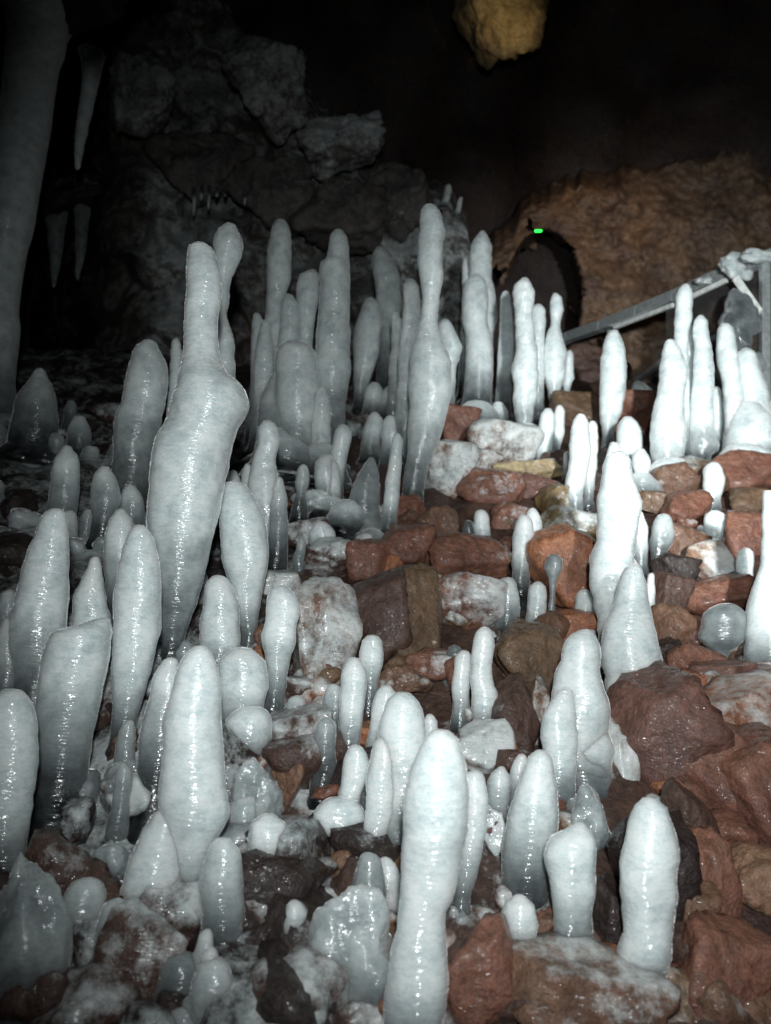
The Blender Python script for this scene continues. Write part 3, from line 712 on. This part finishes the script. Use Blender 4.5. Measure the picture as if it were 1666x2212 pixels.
# ------------------------------------------------------------------ boulders
# cx cy w h tint (lower-left ones darkened to paint shade) frost | label
BOULDERS = """
990 922 78 90 r 0.2 | orange-brown rock beside the bulb of the tallest central stalagmite
1088 965 130 100 b 0.75 | rock streaked with white frost below the far crest
968 1022 105 130 b 0.7 | brown rock under a glaze of ice beside the foot of the bulbous stalagmite
1062 1062 125 95 r 0.3 | reddish wet rock above the small white peg
1040 1000 80 60 b 0.55 | small frosted rock with clear drips under the white-streaked one
1140 1018 125 48 g 0.2 | flat ochre slab under the short straight stalagmite pair
1155 1058 85 62 p 0.1 | plain purple-brown rock under the flat ochre slab
1196 1085 62 76 y 0.1 | olive upright rock beside the two joined stalagmites
1240 1128 120 62 y 0.55 | yellowish rock with glittering ice beside the brightest stalagmite
1100 1120 70 70 r 0.3 | red rock behind the pair of slim stalagmites
1222 1226 140 165 o -0.1 | big smooth orange-red rock behind the clear droplet-headed finger
872 1188 115 105 r 0.1 | reddish rock carrying the slender white rod
800 1212 85 86 r 0.1 | red-brown rock below the frosted cushion of ice
846 1222 46 66 o 0.1 | small bright orange stone between two red-brown rocks
1012 1212 140 108 r 0.1 | red triangular rock below the clear rounded arm of ice
944 1148 72 90 b 0.0 | brown rock between the slender rod and the red triangular rock
886 1102 62 62 r 0.0 | small dark red rock at the foot of the bulbous stalagmite
800 1335 140 185 d 0.0 | large dark brown block in the middle of the slope
898 1335 96 200 v 0.05 | tall olive-brown block beside the dark brown one
915 1262 70 54 g 0.2 | small yellowish stone on top of the tall olive block
1008 1300 142 112 r 0.5 | wet red rock capped with frosted ice
702 1375 130 215 b 0.6 | large brown boulder under a shining glaze of ice
645 1598 120 125 d 0.3 | dark rock with frosted top behind the short capped stalagmite
697 1668 62 74 o 0.1 | orange-brown stone under the short capped stalagmite
622 1692 66 104 b 0.0 | narrow dark brown slab beside the clear lumpy ice hood
724 1868 58 58 o 0.0 | small bright orange stone near the big ice mound
662 1872 64 116 v 0.2 | dark olive upright stone near the big ice mound
805 1868 150 70 b 0.1 | brown slab under the low pale ice mound
1035 2112 130 215 r -0.2 | dark red block beside the largest white stalagmite
1258 2150 300 176 b 0.2 | big glossy brown boulder with glittering ice on its face
1182 2028 66 100 r -0.1 | red-brown stone behind the egg-shaped stalagmite
1340 1990 110 150 k -0.2 | dark rock between the sloping-shouldered and the smooth upright stalagmite
1150 1428 134 160 v -0.2 | smooth round olive boulder in the middle of the slope
1112 1555 84 165 d 0.0 | dark oval stone below the smooth olive boulder
1168 1545 56 140 b 0.45 | brown stone with an icy rim beside the lumpy stacked stalagmite
1240 1352 120 62 o -0.1 | orange stone below the white peg with a flared foot
1450 1355 82 86 b -0.1 | brown stone behind the broad cone-like stalagmite
1440 1412 60 60 k -0.2 | small black stone in a hollow behind the great boulder
1502 1432 105 72 r -0.2 | dark red wedge-shaped stone below the clear mushroom cap
1494 1368 60 66 p 0.0 | pinkish stone beside the clear mushroom cap
1570 1380 90 80 t 0.3 | tan stone under the clear mushroom cap
1556 1462 120 62 p 0.0 | low purple-grey stone behind the great boulder
1634 1478 120 70 p 0.0 | purple-brown rock carrying the tall stalagmite at the edge
1436 1590 205 262 p -0.15 | great purple-brown boulder beside the broad cone-like stalagmite
1585 1560 225 180 o 0.4 | large orange-brown boulder dusted with frost
1535 1665 215 180 r -0.1 | rough red boulder wedged between two great ones
1645 1700 180 215 r -0.1 | heavy purplish boulder above the pale tan stone
1340 1640 60 150 t 0.5 | narrow stone with dripping ice between the white ice and the great boulder
1482 1792 90 180 d -0.2 | dark brown slab behind the smooth upright stalagmite
1632 1912 165 130 w -0.1 | pale tan stone, the lightest one of the lower rocks
1532 1912 84 200 r -0.1 | upright slanting red-brown slab beside the pale tan stone
1500 1982 80 160 b -0.1 | brown slab beside the smooth upright stalagmite
1570 2092 210 190 r -0.1 | large dull red-brown block near the lower corner
1645 2190 130 95 b -0.1 | brown block at the lower corner edge
1490 2170 100 130 v -0.1 | dull olive-brown block behind the end of the glossy boulder
1456 1046 78 76 b 0.0 | brown rock at the foot of the broad bright stalagmite
1512 1032 90 96 v 0.0 | olive-brown rock at the foot of the tall glinting stalagmite
1608 1020 130 88 r 0.0 | wide red-brown rock below the broad bright stalagmite
1625 1086 92 66 v 0.0 | olive rock beside the short white rod
1484 1104 94 82 r 0.0 | angular red rock to the side of the short white rod
1476 1176 86 84 b 0.1 | orange-brown rock beside the short greyish stalagmite
1540 1214 94 92 w 0.5 | round tan stone glittering with frost
1608 1160 88 100 r 0.0 | dark red rock behind the small white peg
1556 1285 140 78 r 0.0 | broad red rock below the round tan stone
1458 1232 86 66 k 0.0 | black stone in the hollow beside the round tan stone
1446 1285 90 84 d 0.0 | dark stone behind the broad cone-like stalagmite, above the brown one
1406 1085 66 50 v 0.1 | small brownish rock behind the brightest stalagmite
1250 890 95 95 v 0.0 | tan-brown rock between the chimney-necked stalagmite and the lone spindle
1372 890 90 90 r 0.0 | red-brown rock between the lone spindle and the crystal lump
1205 1000 60 50 d 0.1 | dark little rock behind the two joined stalagmites
655 1152 90 60 d 0.4 | dark frosted stone behind the short thick thumb of ice
722 1205 100 78 d 0.5 | dark stone dusted with frost under the short thick thumb of ice
600 1270 90 70 b 0.7 | frosted greyish stone behind the upright pale stalagmite
930 1440 110 70 r 0.1 | red stone heap-topping block below the tall olive block
862 1470 90 60 b 0.1 | brown stone above the small grey nub
1050 1620 100 110 b 0.7 | frosted stone carrying the bright wavy stalagmite
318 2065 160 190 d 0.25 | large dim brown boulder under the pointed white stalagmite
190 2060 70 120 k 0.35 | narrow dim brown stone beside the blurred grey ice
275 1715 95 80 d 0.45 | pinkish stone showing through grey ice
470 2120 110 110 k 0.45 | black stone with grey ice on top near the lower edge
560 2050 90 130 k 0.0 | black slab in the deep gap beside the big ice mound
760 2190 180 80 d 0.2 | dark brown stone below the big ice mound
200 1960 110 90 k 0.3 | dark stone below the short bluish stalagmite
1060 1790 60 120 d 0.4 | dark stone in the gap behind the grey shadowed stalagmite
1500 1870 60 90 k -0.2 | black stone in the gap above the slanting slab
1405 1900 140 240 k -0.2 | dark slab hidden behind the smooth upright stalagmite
"""
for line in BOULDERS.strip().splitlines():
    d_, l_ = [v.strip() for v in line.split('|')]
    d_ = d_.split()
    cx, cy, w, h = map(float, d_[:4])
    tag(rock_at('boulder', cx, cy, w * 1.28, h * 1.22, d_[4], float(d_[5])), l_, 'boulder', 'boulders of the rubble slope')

HEADS = []


def head(l):
    for w in (' beside', ' behind', ' under', ' below', ' in ', ' with', ' on ', ' between', ',', ' at ', ' above', ' near', ' close', ' carrying', ' standing', ' growing', ' next', ' wedged', ' of ', ' leaning', ' hidden', ' tucked', ' just', ' low', ' narrowing', ' half', ' alone', ' peeping', ' cut', ' fused'):
        if w in l: l = l[:l.index(w)]
    return l


cnt = {}
for o in col.objects:
    if o.get('category') in ('boulder', 'stalagmite', 'ice mound'): cnt[head(o['label'])] = cnt.get(head(o['label']), 0) + 1
for o in col.objects:
    if o.get('category') in ('boulder', 'stalagmite', 'ice mound'):
        h_ = head(o['label'])
        if cnt[h_] > 1: h_ = o['label'] if len(o['label'].split()) <= 8 else None
        if h_ and 2 < len(h_.split()) <= 8: HEADS.append((o.location.copy(), h_))


def beside(p):
    return min(HEADS, key=lambda h: (h[0] - p).length)[1]


# rounded lumps of clear and cloudy ice frozen over stones: cx cy w h cloudiness
LUMPS = """
758 2060 225 290 0.62 | big rounded dim ice mound covering a boulder beside the largest white stalagmite
265 1700 110 110 0.45 | grey ice hood in the hollow beside the large bullet-shaped stalagmite
245 1865 100 90 0.5 | round grey ice lump behind the pointed white stalagmite
60 2060 200 420 0.5 | blurred dim mass of grey ice at the lower dark corner
150 2180 130 150 0.4 | low dim lump of ice at the foot of the blurred grey mass
1262 1785 120 180 0.55 | dark cloudy ice hood behind the sloping-shouldered stalagmite
996 2015 55 110 0.5 | fuzzy clear ice lump hidden beside the largest white stalagmite
690 1088 125 62 0.75 | lumpy skirt of ice below the short stout stalagmite
556 1745 118 215 0.55 | cloudy lumpy ice hood with scattered glints over a dark stone
500 1700 70 120 0.5 | narrow grey ice lump between the bullet-shaped stalagmite and the cloudy hood
660 1480 90 80 0.6 | grey ice frozen round the foot of the glazed brown boulder
""".strip().splitlines()
for line in LUMPS:
    d_, l_ = [v.strip() for v in line.split('|')]
    cx, cy, w, h, mk = map(float, d_.split())
    _seed[0] += 1
    dd = hit(cx, cy + h * 0.36).y + 0.03
    c = at(cx, cy, dd); px = (at(cx + 1, cy, dd) - c).length
    V_, F_ = rock_mesh(5, _seed[0], facets=12, soft=7, jag=0.13, detail=1.5)
    rot = Matrix.Rotation(-ROLL, 3, 'Y')
    V_ = [rot @ Vector((v.x * w * px / 2, v.y * (w + h) / 5 * px, v.z * h * px / 2)) for v in V_]
    V_ = [v * (1 + 0.10 * noise.noise((v + c) * 22)) for v in V_]
    o = link('ice_mound', V_, F_, M_ICE, attrs={'milk': [max(0, min(1, mk + 0.5 * v.z / (h * px))) for v in V_]})
    o.location = c
    tag(o, l_, 'ice mound', 'ice mounds on the slope')

# small stones between the boulders
rnd = random.Random(11)
n = 0
while n < 150:
    x, y = rnd.uniform(560, 1666), rnd.uniform(900, 2200)
    p = hit(x, y)
    if p.y > 3.3: continue
    s_ = rnd.uniform(0.018, 0.042)
    V_, F_ = rock_mesh(3, 900 + n, facets=10)
    rot = Matrix.Rotation(rnd.uniform(0, 6.28), 3, 'Z') @ Matrix.Rotation(rnd.uniform(-.5, .5), 3, 'X')
    sx, sy, sz = s_ * rnd.uniform(.8, 1.4), s_ * rnd.uniform(.7, 1.2), s_ * rnd.uniform(.6, 1.0)
    V_ = [rot @ Vector((v.x * sx, v.y * sy, v.z * sz)) for v in V_]
    ch = rnd.choice('rrrbbbdpvo'); t_ = TINT[ch]
    o = link('small_stone', V_, F_, M_ROCK, attrs={'tint': t_, 'frost': rnd.choice([0, 0.1, 0.3, 0.6])})
    o.location = (p.x, p.y, slope_z(p.x, p.y) + s_ * 0.25)
    tag(o, {'r': 'reddish', 'b': 'brown', 'd': 'dark brown', 'p': 'purple-brown', 'v': 'olive-brown', 'o': 'orange-brown'}[ch] + (' pebble' if s_ < .03 else ' stone') + ' near the ' + beside(o.location), 'stone', 'small stones of the rubble slope')
    n += 1
# ice-glazed stones and little lumps of ice on the dark side
n = 0
while n < 150:
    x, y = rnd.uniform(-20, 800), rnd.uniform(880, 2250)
    if x > 420 and y < 1500 and rnd.random() < 0.6: continue
    p = hit(x, y)
    icy = n % 5 == 0
    if n % 5 in (2, 3):
        h_ = rnd.uniform(0.03, 0.10); r_ = rnd.uniform(0.012, 0.028); ml = rnd.uniform(0.55, 0.95)
        zb = slope_z(p.x, p.y)
        lv = [(Vector((p.x, p.y, zb + h_ * k)), r_ * w_) for k, w_ in ((.85, .75), (.6, 1.0), (.3, 1.05), (.0, 1.2), (-.8, 1.5))]
        o = loft('ice_stub', lv, Vector((p.x + rnd.uniform(-.004, .004), p.y, zb + h_)), 100 + n * 0.37, lambda u, q: ml * (1 - .6 * u))
        tag(o, ('tall ' if h_ > .07 else 'low ') + 'dim stub of ice near the ' + beside(Vector((p.x, p.y, zb))), 'ice stub', 'dim stubs of ice on the dark side of the slope')
        n += 1
        continue
    s_ = rnd.uniform(0.018, 0.040) if icy else rnd.uniform(0.03, 0.085)
    V_, F_ = rock_mesh(3, 1900 + n, facets=12, soft=6 if icy else 18, jag=0.12, detail=1.6)
    rot = Matrix.Rotation(rnd.uniform(0, 6.28), 3, 'Z') @ Matrix.Rotation(rnd.uniform(-.5, .5), 3, 'X')
    sx, sy, sz = s_ * rnd.uniform(.8, 1.3), s_ * rnd.uniform(.8, 1.3), s_ * rnd.uniform(.5, 1.1)
    V_ = [rot @ Vector((v.x * sx, v.y * sy, v.z * sz)) for v in V_]
    if icy:
        o = link('ice_lump', V_, F_, M_ICE, attrs={'milk': rnd.uniform(0.25, 0.7)})
        tag(o, 'small clear grey lump of ice frozen onto the dark stones', 'ice lump', 'small lumps of ice on the dark side of the slope')
    else:
        o = link('glazed_stone', V_, F_, M_ROCK, attrs={'tint': TINT[rnd.choice('kkkkd')], 'frost': rnd.choice([0.1, 0.25, 0.4, 0.5])})  # near-black tints carry the shade between the stones
        tag(o, 'dark stone under a grey film of ice in the unlit gaps', 'stone', 'ice-glazed stones on the dark side of the slope')
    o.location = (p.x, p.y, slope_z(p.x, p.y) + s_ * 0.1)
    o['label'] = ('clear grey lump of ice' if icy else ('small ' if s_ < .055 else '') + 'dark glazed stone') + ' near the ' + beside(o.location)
    n += 1

# ------------------------------------------------------------------ back wall and ceiling rocks
WALLROCKS = """
1083 20 208 250 g 0.0 4.4 | yellow-lit block of rock hanging from the cave ceiling
1250 830 240 200 d 0.0 4.3 | dark reddish rock shelf behind the lone spindle stalagmite
310 215 160 200 i 0.75 4.18 | oval ice-glazed block hanging high on the dark wall
575 190 190 260 i 0.75 4.18 | ridged ice-glazed block hanging from the dark ceiling
740 305 190 150 i 0.8 4.14 | jagged frosted rock jutting from the dark wall
440 370 260 180 i 0.3 4.4 | frosted ledge with small ice teeth on the dark wall
590 420 200 170 i 0.3 4.3 | pale frosted rock on the wall above the tall straight stalagmite
730 460 220 170 i 0.3 4.3 | frosted wall rock above the stepped tall stalagmite
860 420 160 190 i 0.3 4.3 | frosted wall rock beside the neck of the tallest central stalagmite
120 -20 460 200 k 0.2 3.0 | black ceiling ledge that the icicles hang from
130 425 200 110 k 0.3 4.15 | black ledge high on the dark wall above the dim icicles
"""
for line in WALLROCKS.strip().splitlines():
    d_, l_ = [v.strip() for v in line.split('|')]
    d_ = d_.split()
    tag(rock_at('wall_rock', *map(float, d_[:4]), d_[4], float(d_[5]), depth=float(d_[6]), sub=5, mat=M_WALL, dratio=0.6, jag=0.12, detail=2.2), l_, 'rock', 'rocks of the cave wall')

def relief(edge, ybot, x0, x1, depth, tint, frost, seed, cell=3.2, amp=0.16, curl=1.1, curl_left=0.0, cave=None, ek=0.05):
    """a rugged face of rock: top edge through the given points, rolling back into the vault at its borders"""
    ex = [e[0] for e in edge]; ey = [e[1] for e in edge]
    nu, nv = int((x1 - x0) / 5), int((ybot - min(ey)) / 5)
    V, Fs, FR = [], [], []
    for j in range(nv + 1):
        t = j / nv
        for i in range(nu + 1):
            x = x0 + (x1 - x0) * i / nu
            yt = float(np.interp(x, ex, ey)) + 26 * noise.noise(Vector((x * .018, seed, 0))) + 12 * noise.noise(Vector((x * .06, seed, 0)))
            y = yt + (ybot - yt) * t
            e = min(1.0, (y - yt) / 55.0)
            D = depth + curl * (1 - math.sqrt(max(0, 1 - (1 - e) ** 2)))
            if curl_left:
                e2 = min(1.0, (x - x0) / curl_left); D += curl * (1 - math.sqrt(max(0, 1 - (1 - e2) ** 2)))
            p = at(x, y, D)
            w = p * cell + Vector((seed, seed * 2, 0)) + 0.35 * noise.noise_vector(p * 4)
            d, pts_ = noise.voronoi(w)
            blk = noise.cell(pts_[0] * 7.3)
            edge_ = min(1, (d[1] - d[0]) * 3.0)
            off = amp * (blk - 0.5) * edge_ + ek * edge_ + amp * 0.7 * noise.noise(p * 2.2) + 0.085 * noise.noise(p * 5) + 0.03 * noise.noise(p * 20) + 0.014 * noise.noise(p * 45)
            if cave:
                q = ((x - cave[0]) / cave[2]) ** 2 + ((y - cave[1]) / cave[3]) ** 2
                off -= 0.9 * max(0, min(1, (1.15 - q) * 3))
            V.append(at(x, y, D - off))
            FR.append(frost + 0.35 * noise.noise(p * 1.8))
    for j in range(nv):
        for i in range(nu):
            a = j * (nu + 1) + i
            if cave:
                x = x0 + (x1 - x0) * (i + .5) / nu; yt = float(np.interp(x, ex, ey)); y = yt + (ybot - yt) * (j + .5) / nv
                nz = noise.noise(Vector((x * .025, y * .025, 1))) + 0.5 * noise.noise(Vector((x * .08, y * .08, 1)))
                if ((x - cave[0]) / cave[2]) ** 2 + ((y - cave[1]) / cave[3]) ** 2 < 0.85 + 0.8 * nz or (y > 585 + 60 * nz and x < 1215 + 50 * nz): continue
            Fs.append((a, a + nu + 1, a + nu + 2, a + 1))
    o = link('cave_wall', V, Fs, M_WALL, attrs={'tint': TINT[tint], 'frost': FR})
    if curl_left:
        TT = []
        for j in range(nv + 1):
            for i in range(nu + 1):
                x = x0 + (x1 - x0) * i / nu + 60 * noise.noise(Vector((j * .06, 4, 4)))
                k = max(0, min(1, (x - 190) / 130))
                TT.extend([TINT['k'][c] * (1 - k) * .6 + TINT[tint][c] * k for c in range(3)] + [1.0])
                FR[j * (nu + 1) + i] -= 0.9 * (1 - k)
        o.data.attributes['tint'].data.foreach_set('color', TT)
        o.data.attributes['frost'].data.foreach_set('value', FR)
    tag(o, kind='structure')


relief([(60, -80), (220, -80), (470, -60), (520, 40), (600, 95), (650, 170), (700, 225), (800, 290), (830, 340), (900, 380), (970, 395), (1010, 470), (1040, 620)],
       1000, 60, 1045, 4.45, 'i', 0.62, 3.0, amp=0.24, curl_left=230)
relief([(1050, 520), (1069, 490), (1131, 440), (1194, 382), (1293, 360), (1449, 330), (1666, 250), (1850, 200)], 1000, 1050, 1850, 4.9, 'c', -0.2, 8.0,
       cell=2.4, amp=0.03, curl=0.9, ek=0.008, cave=(1176, 640, 78, 135))

# ------------------------------------------------------------------ handrail
def tube(bm, pts, r, seg=10):
    rings = []
    for i, p in enumerate(pts):
        a = pts[max(0, i - 1)]; b = pts[min(len(pts) - 1, i + 1)]
        t = (b - a).normalized(); u = t.cross(Vector((0, 0, 1))); u = u.normalized() if u.length > 1e-4 else Vector((1, 0, 0)); w = t.cross(u)
        rings.append([bm.verts.new(p + r * (math.cos(2 * math.pi * k / seg) * u + math.sin(2 * math.pi * k / seg) * w)) for k in range(seg)])
    for A, B in zip(rings, rings[1:]):
        for k in range(seg): bm.faces.new((A[k], A[(k + 1) % seg], B[(k + 1) % seg], B[k]))
    bm.faces.new(rings[0]); bm.faces.new(rings[-1][::-1])


def bar(bm, a, b, w, h):
    """rectangular bar, w across, h high"""
    t = (b - a).normalized(); u = t.cross(Vector((0, 0, 1))).normalized(); v = u.cross(t)
    q = []
    for p in (a, b):
        q.append([bm.verts.new(p + u * sx * w / 2 + v * sy * h / 2) for sx, sy in ((-1, -1), (1, -1), (1, 1), (-1, 1))])
    for k in range(4): bm.faces.new((q[0][k], q[0][(k + 1) % 4], q[1][(k + 1) % 4], q[1][k]))
    bm.faces.new(q[0][::-1]); bm.faces.new(q[1])


def bm_obj(name, bm, mat, parent, bev=0.0, smooth=False):
    if bev: bmesh.ops.bevel(bm, geom=bm.edges[:], offset=bev, segments=2, affect='EDGES')
    bmesh.ops.recalc_face_normals(bm, faces=bm.faces[:])
    me = bpy.data.meshes.new(name); bm.to_mesh(me); bm.free()
    me.materials.append(mat)
    if smooth: me.polygons.foreach_set('use_smooth', [True] * len(me.polygons))
    o = bpy.data.objects.new(name, me); col.objects.link(o)
    if parent:
        o.parent = parent; o.matrix_parent_inverse = Matrix.Translation(-parent.location)
    return o


rail = bpy.data.objects.new('handrail', None); col.objects.link(rail)
rail.location = at(1650, 850, 3.45)
tag(rail, 'grey steel handrail with pale strips and wire mesh, crusted with ice', 'handrail')
RP = [(1180, 752, 5.0), (1230, 728, 4.75), (1300, 704, 4.45), (1380, 672, 4.15), (1460, 640, 3.9), (1540, 603, 3.68), (1620, 572, 3.5), (1690, 546, 3.38), (1800, 505, 3.2)]
pts = [at(*p) for p in RP]
bm = bmesh.new()
for a, b in zip(pts, pts[1:]): bar(bm, a, b, 0.06, 0.062)
bm_obj('top_rail', bm, M_STEEL, rail, 0.004)
for P in ([(1327, 708, 4.36), (1455, 659, 3.9)], [(1492, 642, 3.78), (1572, 604, 3.58)]):
    bm = bmesh.new(); bar(bm, at(*P[0]), at(*P[1]), 0.02, 0.024); bm_obj('reflective_strip', bm, M_STRIP, rail, 0.003)
bm = bmesh.new(); bar(bm, at(1652, 575, 3.46), at(1652, 960, 3.46) , 0.04, 0.04); bm_obj('post', bm, M_STEEL, rail, 0.003)
bm = bmesh.new(); bar(bm, at(1318, 715, 4.4), at(1318, 860, 4.4), 0.035, 0.035); bm_obj('post', bm, M_STEEL, rail, 0.003)
bm = bmesh.new(); bar(bm, at(1590, 602, 3.5), at(1642, 676, 3.44), 0.034, 0.034); bm_obj('brace', bm, M_STRIP, rail, 0.003)
bm = bmesh.new(); bar(bm, at(1320, 862, 4.36), at(1452, 766, 3.9), 0.03, 0.03); bar(bm, at(1452, 766, 3.9), at(1652, 690, 3.5), 0.03, 0.03)
bm_obj('lower_rail', bm, M_STEEL, rail, 0.003)
bm = bmesh.new()
def panel(u, v):
    """u along the rail, v down from it"""
    a = at(1440 + 212 * u, 655 - 70 * u, 3.95 - 0.47 * u); b = at(1440 + 212 * u, 775 + 110 * u, 3.95 - 0.47 * u)
    return a.lerp(b, v)
for i in range(60):
    tube(bm, [panel(i / 59, 0), panel(i / 59, 1)], 0.0011, 4)
for i in range(50):
    tube(bm, [panel(0, i / 49), panel(1, i / 49)], 0.0014, 4)
def panel2(u, v):
    a = at(1330 + 110 * u, 830 - 85 * u, 4.36 - 0.42 * u); b = at(1330 + 110 * u, 905 - 50 * u, 4.36 - 0.42 * u)
    return a.lerp(b, v)
for i in range(34): tube(bm, [panel2(i / 33, 0), panel2(i / 33, 1)], 0.0012, 4)
for i in range(18): tube(bm, [panel2(0, i / 17), panel2(1, i / 17)], 0.0014, 4)
bm_obj('wire_mesh', bm, M_WIRE, rail)

def ice_blob(name, cx, cy, w, h, D, milk, label, dr=0.6, jag=0.16):
    _seed[0] += 1
    c = at(cx, cy, D); px = (at(cx + 1, cy, D) - c).length
    V_, F_ = rock_mesh(4, _seed[0], facets=14, soft=5, jag=jag, detail=2.0)
    rot = Matrix.Rotation(-ROLL, 3, 'Y')
    V_ = [rot @ Vector((v.x * w * px / 2, v.y * (w + h) / 4 * px * dr, v.z * h * px / 2)) for v in V_]
    o = link(name, V_, F_, M_ICE, attrs={'milk': milk, 'frost': 1.0}); o.location = c
    tag(o, label, 'ice', 'ice frozen onto the handrail')
    return o
ice_blob('ice_crust', 1590, 578, 74, 62, 3.52, 0.85, 'knobbly white crust of ice on top of the handrail near the brace')
ice_blob('ice_crust', 1640, 556, 90, 34, 3.42, 0.8, 'white ice crust along the upper end of the handrail')
ice_blob('ice_crust', 1535, 607, 70, 20, 3.68, 0.7, 'thin frosty smear of ice on the handrail behind the tallest stalagmite of the cluster')
ice_blob('ice_sheet', 1598, 700, 96, 165, 3.42, 0.35, 'grey see-through sheet of ice hanging from the handrail over the wire mesh', 0.15)
ice_blob('ice_sheet', 1628, 790, 60, 60, 3.4, 0.5, 'small clump of clear ice low on the wire mesh', 0.3)

# green light on the wall
g0 = at(1163, 499, 4.4)
bm = bmesh.new(); bar(bm, g0 + Vector((-0.022, 0, -0.002)), g0 + Vector((0.022, 0, 0.002)), 0.012, 0.010)
tag(bm_obj('indicator_light', bm, M_LED, None, 0.002), 'small glowing green bar of light on the brown wall', 'light')
# ice teeth hanging under the frosted ledge
for i, (x, y, hh, w) in enumerate([(420, 405, 62, 13), (436, 400, 34, 12), (452, 402, 52, 12), (470, 402, 24, 14), (488, 405, 20, 12), (530, 410, 34, 12)]):
    tag(ice_from_outline('icicle', f'{x-2} {y+hh}; {y+hh*.6} {x-w*.3} {x+w*.25}; {y} {x-w/2} {x+w/2}', y - 10, 0, hang=True, depth=3.95),
        ('longest', 'second', 'third', 'fourth', 'fifth', 'last and detached')[i] + ' tooth of ice under the frosted ledge, counted from the column side', 'icicle', 'ice teeth under the frosted ledge')
for x, y, hh, w, l_ in [(965, 398, 50, 18, 'small icy spike leaning on the wall above the tallest central stalagmite'),
                        (992, 425, 42, 13, 'thin icy sliver on the wall beside the small icy spike')]:
    tag(ice_from_outline('ice_spike', f'{x+4} {y}; {y+8} {x-w*.2} {x+w*.6}; {y+hh} {x-w*.8} {x+w*.1}', y + hh + 6, 0, depth=4.15, sink=0.0), l_, 'ice spike')
